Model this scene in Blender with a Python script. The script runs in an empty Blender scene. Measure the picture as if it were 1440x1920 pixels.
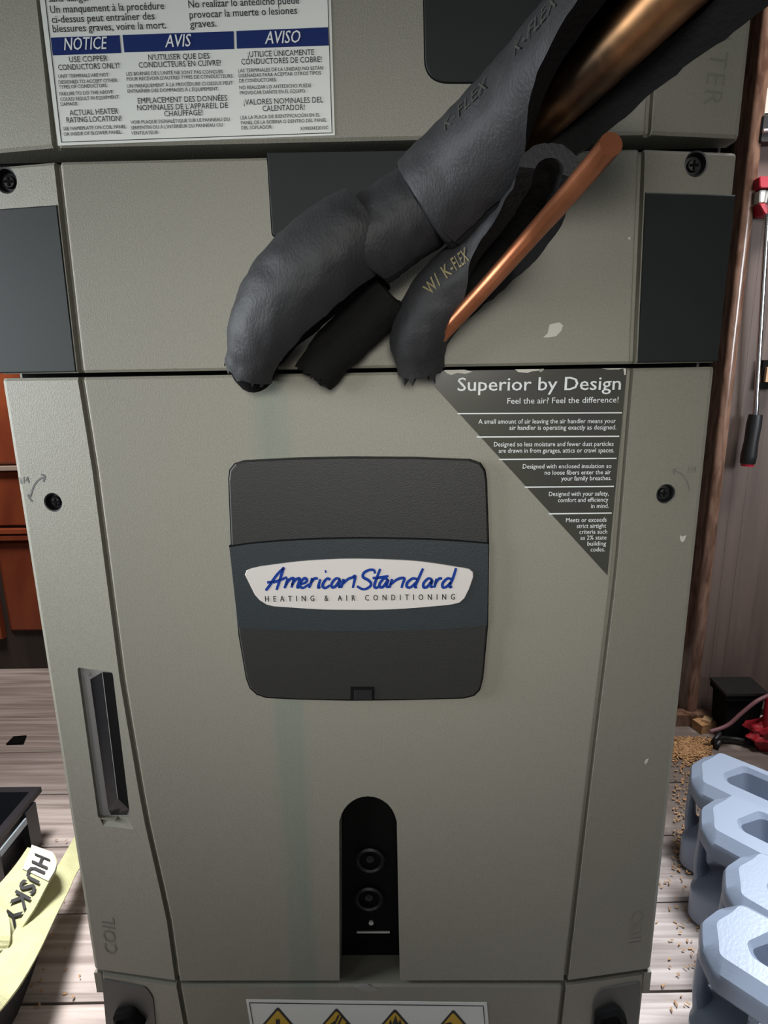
import bpy, bmesh, math, random
from mathutils import Vector, Matrix, noise
random.seed(7)
SC = bpy.context.scene
COL = SC.collection
# ------------------------------------------------------------------ camera
F_PX = 1150.0
PITCH, YAW, ROLL = .2346, .0162, -.0164
CAM = Vector((.031, -.5129, .8338))
_cp, _sp, _cy, _sy = math.cos(PITCH), math.sin(PITCH), math.cos(YAW), math.sin(YAW)
FWD = Vector((-_sy*_cp, _cy*_cp, -_sp)); _r = Vector((_cy, _sy, 0)); _u = _r.cross(FWD)
RGT = _r*math.cos(ROLL) + _u*math.sin(ROLL); UPV = -_r*math.sin(ROLL) + _u*math.cos(ROLL)
cd = bpy.data.cameras.new('camera'); cam = bpy.data.objects.new('camera', cd); COL.objects.link(cam)
cd.sensor_fit = 'VERTICAL'; cd.sensor_height = 36.0; cd.sensor_width = 27.0; cd.lens = 36.0*F_PX/1920.0
cd.clip_start = .02
m3 = Matrix((RGT, UPV, -FWD)).transposed()
cam.matrix_world = Matrix.Translation(CAM) @ m3.to_4x4()
SC.camera = cam
# ------------------------------------------------------------------ world, lights, exposure
w = bpy.data.worlds.new('world'); SC.world = w; w.use_nodes = True
w.node_tree.nodes['Background'].inputs[0].default_value = (.75, .85, 1.0, 1)
w.node_tree.nodes['Background'].inputs[1].default_value = .08

def area(name, loc, target, sx, sy, power, col, spread=180):
    ld = bpy.data.lights.new(name, 'AREA'); ld.shape = 'RECTANGLE'; ld.size = sx; ld.size_y = sy
    ld.energy = power; ld.color = col; ld.spread = math.radians(spread)
    o = bpy.data.objects.new(name, ld); COL.objects.link(o); o.location = loc
    o.rotation_euler = (Vector(target)-Vector(loc)).to_track_quat('-Z', 'Y').to_euler()
    return o
area('daylight_door_left', (-.9, -.9, .95), (-.1, 0, .72), .4, .4, .33, (.97, .99, 1.0), 45)
area('daylight_side_left', (-1.3, -.25, .9), (-.28, 0, .75), .4, .5, 2.7, (.90, .96, 1.0), 60)
area('daylight_front', (.1, -1.9, 1.15), (.08, 0, .75), .6, .5, .69, (1.0, .975, .91), 26)
area('floor_fill_left', (-.72, .20, 1.9), (-.56, .09, 0), .45, .4, 3.7, (1.0, .98, .97), 36)  # added lamp, brightens the left floor from above
area('floor_fill_right', (.75, .12, 1.9), (.50, .09, 0), .45, .4, 2.7, (.88, .94, 1.0), 36)  # added lamp over the right floor and the jugs
area('trim_highlight_lamp', (1.35, -.50, 1.05), (.72, .80, .86), .35, .5, 1.6, (.90, .95, 1.0), 55)  # lamp added to draw a highlight on the trim
area('wall_fill_right', (1.0, .25, 2.1), (.78, .8, .9), .5, .4, 6, (1.0, .93, .89), 80)  # added fill lamp for the right hand boards
area('wall_fill_left', (-.95, .35, 2.1), (-1.0, 1.06, 1.0), .5, .4, 6, (1.0, .93, .87), 80)  # added fill lamp for the cupboard and back wall
SC.view_settings.view_transform = 'Standard'; SC.view_settings.look = 'None'
SC.view_settings.gamma = 1.0; SC.view_settings.exposure = 0.0
SC.view_settings.use_curve_mapping = False

# ------------------------------------------------------------------ pixel to point on a real plane
def ray(px, py): return FWD + RGT*((px-720)/F_PX) - UPV*((py-960)/F_PX)
def at(px, py, Y=0.0):
    d = ray(px, py); return CAM + d*((Y-CAM.y)/d.y)
def az(px, py, Z=0.0):
    d = ray(px, py); return CAM + d*((Z-CAM.z)/d.z)
def ad(px, py, depth): return CAM + ray(px, py)*depth

# ------------------------------------------------------------------ materials
def mat(name, base, rough=.5, metal=0.0, bump=0, bscale=400, var=0, vscale=6, spec=.5, base2=None, coat=0, stretch=None):
    m = bpy.data.materials.new(name); m.use_nodes = True
    nt = m.node_tree; b = nt.nodes['Principled BSDF']
    b.inputs['Base Color'].default_value = (*base, 1); b.inputs['Roughness'].default_value = rough
    b.inputs['Metallic'].default_value = metal; b.inputs['Specular IOR Level'].default_value = spec
    if coat: b.inputs['Coat Weight'].default_value = coat; b.inputs['Coat Roughness'].default_value = .1
    if bump or var:
        tc = nt.nodes.new('ShaderNodeTexCoord'); mp = nt.nodes.new('ShaderNodeMapping')
        nt.links.new(tc.outputs['Object'], mp.inputs[0])
        if stretch: mp.inputs['Scale'].default_value = stretch
    if bump:
        n = nt.nodes.new('ShaderNodeTexNoise'); n.inputs['Scale'].default_value = bscale; n.inputs['Detail'].default_value = 3
        nt.links.new(mp.outputs[0], n.inputs['Vector'])
        bp = nt.nodes.new('ShaderNodeBump'); bp.inputs['Strength'].default_value = bump; bp.inputs['Distance'].default_value = .001
        nt.links.new(n.outputs[0], bp.inputs['Height']); nt.links.new(bp.outputs[0], b.inputs['Normal'])
    if var:
        n2 = nt.nodes.new('ShaderNodeTexNoise'); n2.inputs['Scale'].default_value = vscale; n2.inputs['Detail'].default_value = 5
        nt.links.new(mp.outputs[0], n2.inputs['Vector'])
        rp = nt.nodes.new('ShaderNodeValToRGB'); rp.color_ramp.elements[0].position = .5-var/2; rp.color_ramp.elements[1].position = .5+var/2
        b2 = base2 or tuple(c*.7 for c in base)
        rp.color_ramp.elements[0].color = (*b2, 1); rp.color_ramp.elements[1].color = (*base, 1)
        nt.links.new(n2.outputs[0], rp.inputs[0]); nt.links.new(rp.outputs[0], b.inputs['Base Color'])
    return m

def paint_material():
    # olive grey stipple paint with a faint green drip stain that runs down the front
    m = mat('grey_stipple_paint', (.276, .262, .214), .5, .0, .3, 900, .5, 600, .4, (.225, .218, .178))
    nt = m.node_tree; b = nt.nodes['Principled BSDF']; lk = nt.links
    src = b.inputs['Base Color'].links[0].from_socket
    geo = nt.nodes.new('ShaderNodeTexCoord'); sep = nt.nodes.new('ShaderNodeSeparateXYZ')
    lk.new(geo.outputs['Object'], sep.inputs[0])
    nz = nt.nodes.new('ShaderNodeTexNoise'); nz.inputs['Scale'].default_value = 1; nz.inputs['Detail'].default_value = 4
    mp = nt.nodes.new('ShaderNodeMapping'); mp.inputs['Scale'].default_value = (90, 1, 5)
    lk.new(geo.outputs['Object'], mp.inputs[0]); lk.new(mp.outputs[0], nz.inputs['Vector'])
    def math_(op, a, bv):
        n = nt.nodes.new('ShaderNodeMath'); n.operation = op; n.use_clamp = False
        for i, v in enumerate((a, bv)):
            if hasattr(v, 'links'): lk.new(v, n.inputs[i])
            else: n.inputs[i].default_value = v
        return n.outputs[0]
    d = math_('ABSOLUTE', math_('SUBTRACT', sep.outputs[0], -.0695), 0)
    mr = nt.nodes.new('ShaderNodeMapRange'); mr.interpolation_type = 'SMOOTHSTEP'
    mr.inputs[1].default_value = .022; mr.inputs[2].default_value = .004; mr.inputs[3].default_value = 0; mr.inputs[4].default_value = 1
    lk.new(d, mr.inputs[0])
    rz = nt.nodes.new('ShaderNodeMapRange'); rz.inputs[1].default_value = .84; rz.inputs[2].default_value = .82
    rz.inputs[3].default_value = 0; rz.inputs[4].default_value = .55; lk.new(sep.outputs[2], rz.inputs[0])
    fac = math_('MULTIPLY', math_('MULTIPLY', mr.outputs[0], nz.outputs[0]), rz.outputs[0])
    mx = nt.nodes.new('ShaderNodeMix'); mx.data_type = 'RGBA'
    lk.new(fac, mx.inputs[0]); lk.new(src, mx.inputs[6]); mx.inputs[7].default_value = (.11, .19, .15, 1)
    lk.new(mx.outputs[2], b.inputs['Base Color'])
    return m

def wood_material(name, light, dark, sc=(2.2, 40, 40), rough=.7, bump=.5):
    m = bpy.data.materials.new(name); m.use_nodes = True; nt = m.node_tree; b = nt.nodes['Principled BSDF']; lk = nt.links
    tc = nt.nodes.new('ShaderNodeTexCoord'); oi = nt.nodes.new('ShaderNodeObjectInfo')
    add = nt.nodes.new('ShaderNodeVectorMath'); add.operation = 'MULTIPLY_ADD'
    cmb = nt.nodes.new('ShaderNodeCombineXYZ')
    for i in range(3): lk.new(oi.outputs['Random'], cmb.inputs[i])
    add.inputs[1].default_value = (13, 17, 11); lk.new(cmb.outputs[0], add.inputs[0]); lk.new(tc.outputs['Object'], add.inputs[2])
    mp = nt.nodes.new('ShaderNodeMapping'); mp.inputs['Scale'].default_value = sc; lk.new(add.outputs[0], mp.inputs[0])
    n1 = nt.nodes.new('ShaderNodeTexNoise'); n1.inputs['Scale'].default_value = 1; n1.inputs['Detail'].default_value = 6
    n1.inputs['Distortion'].default_value = .6
    lk.new(mp.outputs[0], n1.inputs['Vector'])
    rp = nt.nodes.new('ShaderNodeValToRGB'); rp.color_ramp.elements[0].position = .36; rp.color_ramp.elements[1].position = .62
    rp.color_ramp.elements[0].color = (*dark, 1); rp.color_ramp.elements[1].color = (*light, 1)
    lk.new(n1.outputs[0], rp.inputs[0])
    hs = nt.nodes.new('ShaderNodeHueSaturation'); mr = nt.nodes.new('ShaderNodeMapRange')
    mr.inputs[3].default_value = .8; mr.inputs[4].default_value = 1.12
    lk.new(oi.outputs['Random'], mr.inputs[0]); lk.new(mr.outputs[0], hs.inputs['Value'])
    lk.new(rp.outputs[0], hs.inputs['Color']); lk.new(hs.outputs[0], b.inputs['Base Color'])
    bp = nt.nodes.new('ShaderNodeBump'); bp.inputs['Strength'].default_value = bump; bp.inputs['Distance'].default_value = .002
    lk.new(n1.outputs[0], bp.inputs['Height']); lk.new(bp.outputs[0], b.inputs['Normal'])
    b.inputs['Roughness'].default_value = rough
    return m

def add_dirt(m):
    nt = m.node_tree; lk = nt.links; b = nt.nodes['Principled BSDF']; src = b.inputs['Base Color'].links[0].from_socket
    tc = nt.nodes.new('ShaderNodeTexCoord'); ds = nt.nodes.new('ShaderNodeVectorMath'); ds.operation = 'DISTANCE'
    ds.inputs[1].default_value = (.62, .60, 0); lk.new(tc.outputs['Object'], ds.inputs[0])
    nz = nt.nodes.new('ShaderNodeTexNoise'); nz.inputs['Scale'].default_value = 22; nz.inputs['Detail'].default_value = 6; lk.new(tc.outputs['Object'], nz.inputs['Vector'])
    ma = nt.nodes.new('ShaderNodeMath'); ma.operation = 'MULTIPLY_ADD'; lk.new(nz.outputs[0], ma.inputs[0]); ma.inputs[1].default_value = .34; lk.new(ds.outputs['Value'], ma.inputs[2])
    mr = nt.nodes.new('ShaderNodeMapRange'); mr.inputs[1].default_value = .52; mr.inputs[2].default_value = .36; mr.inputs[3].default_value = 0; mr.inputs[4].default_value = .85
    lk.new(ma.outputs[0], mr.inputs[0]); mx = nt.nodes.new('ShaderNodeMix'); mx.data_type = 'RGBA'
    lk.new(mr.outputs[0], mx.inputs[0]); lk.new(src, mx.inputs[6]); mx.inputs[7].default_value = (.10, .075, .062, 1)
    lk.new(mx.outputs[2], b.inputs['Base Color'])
M = {}
M['paint'] = paint_material()
M['sheet'] = mat('grey_sheet_metal', (.30, .30, .28), .45, .2)
M['charcoal'] = mat('charcoal_plastic', (.0175, .0172, .0160), .5, 0, .25, 900)
M['inset'] = mat('blue_black_plastic', (.0150, .0190, .0185), .65, 0, .06, 700, .3, 5, .3, (.0125, .016, .0155))
M['band'] = mat('slate_blue_plastic', (.0165, .0235, .0275), .5, 0, .25, 900)
M['black'] = mat('black_plastic', (.010, .010, .011), .45)
M['matblack'] = mat('matt_black', (.006, .006, .006), .9, spec=.1)
M['badge'] = mat('badge_silver_white', (.62, .58, .55), .45, 0)
M['blue_ink'] = mat('blue_script_ink', (.004, .036, .25), .6, spec=.2)
M['black_ink'] = mat('black_ink', (.02, .02, .022), .6)
M['grey_ink'] = mat('grey_ink', (.075, .075, .075), .6)
M['navy_ink'] = mat('navy_header_ink', (.006, .022, .13), .6, spec=.2)
M['white_ink'] = mat('white_ink', (.75, .78, .78), .5)
M['label'] = mat('white_label_paper', (.76, .78, .73), .45)
M['yellow_ink'] = mat('yellow_sign_ink', (.58, .37, .02), .5)
M['decal'] = mat('grey_film', (.052, .049, .046), .22, 0, var=.4, vscale=14, base2=(.062, .064, .045))
M['paper'] = mat('torn_white_paper', (.62, .60, .54), .8)
M['foam'] = mat('black_rubber_foam', (.024, .025, .028), .6, 0, .45, 600, .6, 30, .5, (.017, .0175, .019), stretch=(1, 1, .6))
M['foam_shade'] = mat('foam_inner_shade', (.008, .0078, .0078), .9, 0, .9, 260, spec=.2)  # darker copy of the foam, puts the shade inside the sleeves into colour
M['gold_ink'] = mat('faded_gold_ink', (.24, .20, .10), .7)
M['ghost_ink'] = mat('worn_grey_print', (.055, .053, .045), .6)
M['copper'] = mat('copper', (.70, .28, .14), .38, 1.0, .15, 60, .6, 40, .5, (.45, .16, .08), stretch=(1, 1, 1))
M['tarnish'] = mat('tarnished_copper', (.36, .19, .09), .42, 1.0, .2, 40, .22, 26, .5, (.085, .055, .035))
M['clear'] = mat('smoky_clear_plastic', (.34, .33, .32), .3, 0, .3, 300)
M['blister'] = mat('dark_blister_plastic', (.022, .022, .024), .16, 0, .2, 80)
M['jug'] = mat('blue_grey_plastic', (.25, .295, .38), .33, 0, .15, 300)
M['jug_dark'] = mat('jug_grip_plastic', (.22, .26, .33), .45)
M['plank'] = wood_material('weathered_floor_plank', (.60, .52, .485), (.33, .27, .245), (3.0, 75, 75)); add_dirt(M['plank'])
M['subfloor'] = mat('dark_subfloor', (.02, .016, .013), .9)
M['wallwood'] = wood_material('painted_wall_board', (.155, .115, .10), (.10, .075, .066), (30, 30, 2.0), .7, .3)
M['darkwall'] = wood_material('dark_shed_board', (.055, .038, .03), (.028, .02, .017), (30, 30, 2.0), .8, .3)
M['post'] = wood_material('brown_stained_trim', (.20, .12, .085), (.085, .045, .03), (70, 70, 14), .2, .15)
M['redwood'] = wood_material('red_stained_panel', (.36, .085, .03), (.22, .045, .02), (8, 8, 3), .42, .2)
M['pale_edge'] = mat('pale_bead', (.45, .36, .30), .6)
M['strap'] = mat('yellow_webbing', (.56, .56, .33), .8, 0, .8, 500, .5, 60, .3, (.47, .47, .26))
M['strap_white'] = mat('white_webbing', (.72, .72, .60), .8, 0, .6, 500)
M['tray'] = mat('black_tray_plastic', (.018, .02, .024), .35)
M['bagcloth'] = mat('black_bag_fabric', (.02, .02, .022), .7, 0, .6, 600)
M['chrome'] = mat('chrome', (.75, .75, .76), .16, 1.0)
M['steel'] = mat('bare_steel', (.62, .62, .62), .3, 1.0)
M['red'] = mat('red_plastic', (.45, .012, .03), .4)
M['redcloth'] = mat('red_bag_film', (.36, .02, .03), .35, 0, .6, 30)
M['hose'] = mat('mauve_hose', (.20, .09, .10), .5)
M['chip'] = mat('wood_chip', (.55, .33, .16), .8, 0, var=.5, vscale=80, base2=(.30, .16, .07))
M['tan'] = mat('tan_wood', (.55, .36, .2), .7)

# ------------------------------------------------------------------ mesh helpers
class MB:
    def __init__(s): s.v = []; s.f = []
    def add(s, vs, fs):
        o = len(s.v); s.v += [tuple(v) for v in vs]; s.f += [tuple(i+o for i in f) for f in fs]; return s
    def box(s, c, d, R=None):
        c = Vector(c); vs = []
        for x in (-.5, .5):
            for y in (-.5, .5):
                for z in (-.5, .5):
                    p = Vector((x*d[0], y*d[1], z*d[2])); vs.append(c+(R @ p if R else p))
        return s.add(vs, [(0, 1, 3, 2), (4, 6, 7, 5), (0, 4, 5, 1), (2, 3, 7, 6), (0, 2, 6, 4), (1, 5, 7, 3)])
    def prism(s, poly, off):               # poly of 3D points, off the extrusion vector
        n = len(poly); off = Vector(off)
        return s.add(list(poly)+[Vector(p)+off for p in poly],
                     [tuple(range(n)), tuple(range(2*n-1, n-1, -1))]+[(i, (i+1) % n, n+(i+1) % n, n+i) for i in range(n)])
    def bevel_prism(s, poly, off, inset, bev):   # front face inset towards the centroid by 'inset', set back 'bev' along off
        n = len(poly); off = Vector(off); c = sum((Vector(p) for p in poly), Vector())/n; u = off.normalized()
        fr = []
        for p in poly:
            p = Vector(p); d = c-p; fr.append(p+d.normalized()*inset)
        a = fr; b = [Vector(p)+u*bev for p in poly]; e = [Vector(p)+off for p in poly]
        fs = [tuple(range(n)), tuple(range(3*n-1, 2*n-1, -1))]
        for k in (0, 1): fs += [(k*n+i, k*n+(i+1) % n, (k+1)*n+(i+1) % n, (k+1)*n+i) for i in range(n)]
        return s.add(a+b+e, fs)
    def tube(s, path, r, n=14, caps=True):
        path = [Vector(p) for p in path]; N = len(path); rs = r if isinstance(r, (list, tuple)) else [r]*N
        vs = []; up = None
        for i, p in enumerate(path):
            T = (path[min(i+1, N-1)]-path[max(i-1, 0)]).normalized()
            if up is None: up = T.orthogonal().normalized()
            up = (up-T*up.dot(T)).normalized(); sd = T.cross(up)
            for k in range(n):
                a = 2*math.pi*k/n; vs.append(p+(up*math.cos(a)+sd*math.sin(a))*rs[i])
        fs = [(i*n+k, i*n+(k+1) % n, (i+1)*n+(k+1) % n, (i+1)*n+k) for i in range(N-1) for k in range(n)]
        if caps: fs += [tuple(range(n-1, -1, -1)), tuple((N-1)*n+k for k in range(n))]
        return s.add(vs, fs)
    def build(s, name, m, parent=None, smooth=False, sharp=None):
        me = bpy.data.meshes.new(name); me.from_pydata(s.v, [], s.f)
        bm = bmesh.new(); bm.from_mesh(me); bmesh.ops.recalc_face_normals(bm, faces=bm.faces[:]); bm.to_mesh(me); bm.free()
        me.materials.append(m)
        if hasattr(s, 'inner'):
            me.materials.append(M['foam_shade'])
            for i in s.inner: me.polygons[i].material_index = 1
        return link(name, me, parent, smooth, sharp)

def link(name, me, parent=None, smooth=False, sharp=None):
    if smooth:
        for p in me.polygons: p.use_smooth = True
        if sharp: me.set_sharp_from_angle(angle=math.radians(sharp))
    o = bpy.data.objects.new(name, me); COL.objects.link(o)
    if parent is not None:
        o.parent = parent
        if parent.type == 'EMPTY': o.matrix_parent_inverse = Matrix.Translation(-parent.location)
    return o

def tag(o, label, cat, group=None):
    o['label'] = label; o['category'] = cat
    if group: o['group'] = group
    return o
def thing(name, label, cat, loc=(0, 0, 0), group=None):
    o = bpy.data.objects.new(name, None); o.empty_display_size = .02; COL.objects.link(o); o.location = loc
    return tag(o, label, cat, group)
def struct(o): o['kind'] = 'structure'; return o

def round_poly(pts, r, n=6):               # 2D corner rounding in pixels: r one radius or one per corner
    out = []; N = len(pts); rs = r if isinstance(r, (list, tuple)) else [r]*N
    for i in range(N):
        p = Vector(pts[i]); a = Vector(pts[i-1]); b = Vector(pts[(i+1) % N]); rr = rs[i]
        if rr <= 0: out.append(tuple(p)); continue
        da = (a-p); db = (b-p); l = min(rr, da.length*.49, db.length*.49)
        p0 = p+da.normalized()*l; p1 = p+db.normalized()*l
        for k in range(n+1):
            t = k/n; out.append(tuple(p0*(1-t)**2+p*2*t*(1-t)+p1*t*t))
    return out
def crom(pts, n):                          # Catmull-Rom through rows of numbers, n samples per span
    P = [list(p) for p in pts]; out = []
    for i in range(len(P)-1):
        a, b, c, d = P[max(i-1, 0)], P[i], P[i+1], P[min(i+2, len(P)-1)]
        for k in range(n):
            t = k/n
            out.append([.5*(2*b[j]+(c[j]-a[j])*t+(2*a[j]-5*b[j]+4*c[j]-d[j])*t*t+(3*b[j]-a[j]-3*c[j]+d[j])*t**3) for j in range(len(b))])
    out.append(P[-1]); return out
def pxpoly(pts, Y): return [at(x, y, Y) for x, y in pts]

def boolean_cut(o, cutters):
    for c in cutters:
        md = o.modifiers.new('b', 'BOOLEAN'); md.operation = 'DIFFERENCE'; md.object = c; md.solver = 'EXACT'
    dg = bpy.context.evaluated_depsgraph_get(); dg.update()
    me = bpy.data.meshes.new_from_object(o.evaluated_get(dg)); o.modifiers.clear(); o.data = me
    for c in cutters: bpy.data.objects.remove(c)

_tc = {}
def glyphs(body, shear=0.0, bold=0.0, space=1.0):
    key = (body, shear, bold, space)
    if key in _tc: return _tc[key]
    cu = bpy.data.curves.new('t', 'FONT'); cu.body = body; cu.size = 1; cu.shear = shear; cu.offset = bold
    cu.space_character = space; cu.resolution_u = 2
    o = bpy.data.objects.new('t', cu); COL.objects.link(o)
    dg = bpy.context.evaluated_depsgraph_get(); me = o.evaluated_get(dg).to_mesh()
    vs = [(v.co.x, v.co.y) for v in me.vertices]; fs = [tuple(p.vertices) for p in me.polygons]
    o.evaluated_get(dg).to_mesh_clear(); bpy.data.objects.remove(o); bpy.data.curves.remove(cu)
    _tc[key] = (vs, fs); return vs, fs
CAPH = max(y for x, y in glyphs('H')[0])
def write(mb, body, L, R, cap, Y=0.0, shear=0.0, bold=0.0, space=1.0, surf=None, eps=.0003):
    if bold:                                # a heavier weight: the same glyphs laid twice, slightly apart
        k = cap*bold*.9
        for sg in (-1, 1): write(mb, body, (L[0]+sg*k, L[1]), (R[0]+sg*k, R[1]), cap, Y, shear, 0, space, surf, eps+sg*.00002)
        return
    vs, fs = glyphs(body, shear, 0, space)
    a = at(*L, Y); b = at(*R, Y); ex = (b-a); wid = ex.length; ex.normalize(); ey = Vector((0, -1, 0)).cross(ex)
    x0 = min(v[0] for v in vs); x1 = max(v[0] for v in vs); sx = wid/(x1-x0)
    sy = cap*((a-CAM).dot(FWD)/F_PX)/CAPH
    out = []
    for x, y in vs:
        p = a+ex*((x-x0)*sx)+ey*(y*sy)
        p.y = (surf(p) if surf else Y)-eps
        out.append(p)
    mb.add(out, fs)

# ------------------------------------------------------------------ room shell
fl = struct(MB().box((0, 0, -.055), (3.4, 2.6, .05)).build('floor', M['subfloor']))
RZ = Matrix.Rotation(.02, 3, 'Z')
yb = -1.10; k = 0
edges = [.147+.1415*i for i in range(-9, 8)]
for i in range(len(edges)-1):
    y0, y1 = edges[i]+.0016, edges[i+1]-.0016
    c = .004; dz = random.uniform(-.0012, .0012)
    prof = [(y0, -.028), (y0, -c), (y0+c, 0), (y1-c, 0), (y1, -c), (y1, -.028)]
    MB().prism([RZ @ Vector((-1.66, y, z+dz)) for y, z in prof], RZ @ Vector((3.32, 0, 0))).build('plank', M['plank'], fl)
wb = struct(MB().box((0, 1.21, 1.12), (3.4, .04, 2.38)).build('wall_back', M['darkwall']))
for i in range(12):
    MB().box((-1.54+i*.282, 1.183, 1.15), (.276, .016, 2.28)).build('board', M['darkwall'], wb)
struct(MB().box((-1.72, 0, 1.12), (.04, 2.6, 2.38)).build('wall_left', M['darkwall']))
struct(MB().box((1.72, 0, 1.12), (.04, 2.6, 2.38)).build('wall_right', M['darkwall']))
struct(MB().box((0, -.02, 2.335), (3.48, 2.64, .05)).build('ceiling', M['darkwall']))

# right hand partition: stained trim, painted boards
wp = struct(MB().box((1.20, .845, 1.15), (.96, .04, 2.3)).build('wall_partition', M['darkwall']))
b1 = [(.742, .768, .808), (.770, .80, .811), (.802, .93, .814), (.932, 1.10, .811), (1.102, 1.3, .811), (1.302, 1.68, .811)]
for x0, x1, y in b1:
    MB().bevel_prism([(x0, y, .02), (x1, y, .02), (x1, y, 2.29), (x0, y, 2.29)], (0, .826-y, 0), .0015, .0015).build('board', M['wallwood'], wp)
tr = MB()
prof = [(.0125*math.cos(a), .0085*math.sin(a)) for a in [math.pi*(1+k/10) for k in range(11)]]
poly = [Vector((.7275+x, .797+y, .0)) for x, y in prof]+[Vector((.740, .845, 0)), Vector((.715, .845, 0))]
tr.prism(poly, (0, 0, 2.3)); o = struct(tr.build('trim_1', M['post'], None, True, 50))
bb = struct(MB().bevel_prism([(.66, .775, .0), (.86, .775, .0), (.86, .775, .03), (.66, .775, .03)], (0, .028, 0), .002, .002).build('baseboard_right', M['post']))

# ------------------------------------------------------------------ air handler
AH = thing('air_handler', 'tall grey air handler unit with olive grey panels filling the middle', 'air handler', (0, .27, 0))
HW, TD = .300, .0135
PB = .035                                   # back of the front panels
ca = MB()
ca.box((-.297, .295, .74), (.003, .51, 1.48)); ca.box((.297, .295, .74), (.003, .51, 1.48))
ca.box((0, .55, .74), (.594, .003, 1.48)); ca.box((0, .295, 1.48), (.597, .51, .004)); ca.box((0, .295, .004), (.597, .51, .004))
ca.build('cabinet', M['sheet'], AH)
for z in (.215, .83, .9936): MB().box((0, .040, z), (.59, .006, .05)).build('seam_shade', M['matblack'], AH)  # black strips stand in for the shade in the open panel seams

def interp(tab, z):
    tab = sorted(tab)
    if z <= tab[0][0]: return tab[0][1]
    for (a, p), (b, q) in zip(tab, tab[1:]):
        if z <= b: return p+(q-p)*(z-a)/(b-a)
    return tab[-1][1]
def gtab(pts): return [(at(x, y).z, at(x, y).x) for x, y in pts]
GL = {'coil': gtab([(150, 703), (178, 880), (230, 1280), (272, 1527), (316, 1720), (333, 1843)]),
      'line': gtab([(105, 292), (150, 690)]), 'blower': gtab([(20, -420), (75, 0), (103, 270)]), 'base': gtab([(335, 1850), (372, 2050)])}
GR = {'coil': gtab([(1183, 692), (1152, 1077), (1110, 1420), (1061, 1843)]),
      'line': gtab([(1204, 290), (1187, 684)]), 'blower': gtab([(1262, -420), (1233, 0), (1215, 262)]), 'base': gtab([(1058, 1850), (1035, 2050)])}
def panel_y(sec):
    def f(p):
        gl, gr = interp(GL[sec], p.z), interp(GR[sec], p.z)
        if p.x < gl: return TD*(gl-p.x)/(gl+HW)
        if p.x > gr: return TD*(p.x-gr)/(HW-gr)
        return 0.0
    return f
def section(sec, name, z0, z1, rows, hw=HW):
    mb = MB(); rings = []
    e = .0022
    for k in range(rows+1):
        z = z0+(z1-z0)*k/rows; zz = []
        inset = 0
        gl, gr = interp(GL[sec], z), interp(GR[sec], z)
        lip = .0018 if k in (0, rows) else 0.0
        P = [(-hw, PB), (-hw, TD+.006), (-hw+.0012, TD+.0018), (-hw+.005, TD*(1-.005/(hw+gl))),
             (gl-.0026, .0004), (gl-.0016, .0058), (gl+.0010, .0058), (gl+.0026, .0008), (gl+.0036, .0001), (gl+.0046, 0),
             (gr-.0046, 0), (gr-.0036, .0001), (gr-.0026, .0008), (gr-.0010, .0058), (gr+.0016, .0058), (gr+.0026, .0004),
             (hw-.005, TD*(1-.005/(hw-gr))), (hw-.0012, TD+.0018), (hw, TD+.006), (hw, PB)]
        rings.append([Vector((x, y+(lip if y < PB else 0), z)) for x, y in P])
    # short bevel rows at both ends
    full = []
    for k, rg in enumerate(rings):
        if k == 0:
            full.append(rg); full.append([Vector((p.x, p.y-(.0018 if i not in (0, len(rg)-1) else 0), p.z+.0022)) for i, p in enumerate(rg)])
        elif k == rows:
            full.append([Vector((p.x, p.y-(.0018 if i not in (0, len(rg)-1) else 0), p.z-.0022)) for i, p in enumerate(rg)]); full.append(rg)
        else: full.append(rg)
    n = len(full[0])
    for rg in full: mb.v += [tuple(p) for p in rg]
    for i in range(len(full)-1):
        for k in range(n): mb.f.append((i*n+k, i*n+(k+1) % n, (i+1)*n+(k+1) % n, (i+1)*n+k))
    mb.f.append(tuple(range(n))); mb.f.append(tuple(range((len(full)-1)*n, len(full)*n)))
    return mb.build(name, M['paint'], AH)
blower = section('blower', 'blower_panel', .9985, 1.46, 8)
linep = section('line', 'line_panel', .8318, .9885, 6)
coil = section('coil', 'coil_panel', .2022, .8282, 16)
basep = section('base', 'base_panel', .012, .1982, 4, hw=.2945)
for sx in (-1, 1):
    MB().box((sx*.2965, .024, .1845), (.008, .02, .027)).build('corner_tab', M['paint'], AH)

# cutters: arch slot, handle pocket, screw holes
slot_px = [(636, 1846), (636, 1540)]
cxs, cys, rxs, rys = 690, 1548, 54, 55
for k in range(1, 16):
    a = math.pi*(1-k/16); slot_px.append((cxs+rxs*math.cos(a), cys-rys*math.sin(a)))
slot_px += [(744, 1540), (750, 1846)]
slot = pxpoly(slot_px, 0)
slot[0].z = slot[-1].z = .19
def cyl_cut(px, py, Y, r, depth):
    c = at(px, py, Y); p = [c+Vector((r*math.cos(2*math.pi*k/24), 0, r*math.sin(2*math.pi*k/24))) for k in range(24)]
    return MB().prism([q+Vector((0, -.02, 0)) for q in p], (0, .02+depth, 0)).build('c', M['paint'])
pocket_px = round_poly([(144, 1252), (216, 1255), (249, 1538), (183, 1536)], 6, 4)
pk = pxpoly(pocket_px, .007)
lip_px = round_poly([(190, 1534), (246, 1534), (256, 1548), (193, 1541)], 3, 3)
SCREWS = [(11, 338, 'line', .0097), (1305, 307, 'line', .0094), (100, 942, 'coil', .0086), (1248, 926, 'coil', .0086)]
cut_line, cut_coil = [], []
for x, y, sec, r in SCREWS:
    Y = panel_y(sec)(at(x, y, .008))
    (cut_line if sec == 'line' else cut_coil).append(cyl_cut(x, y, Y, r, .011))
cut_coil.append(MB().prism([p+Vector((0, -.02, 0)) for p in slot], (0, .08, 0)).build('c', M['paint']))
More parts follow.
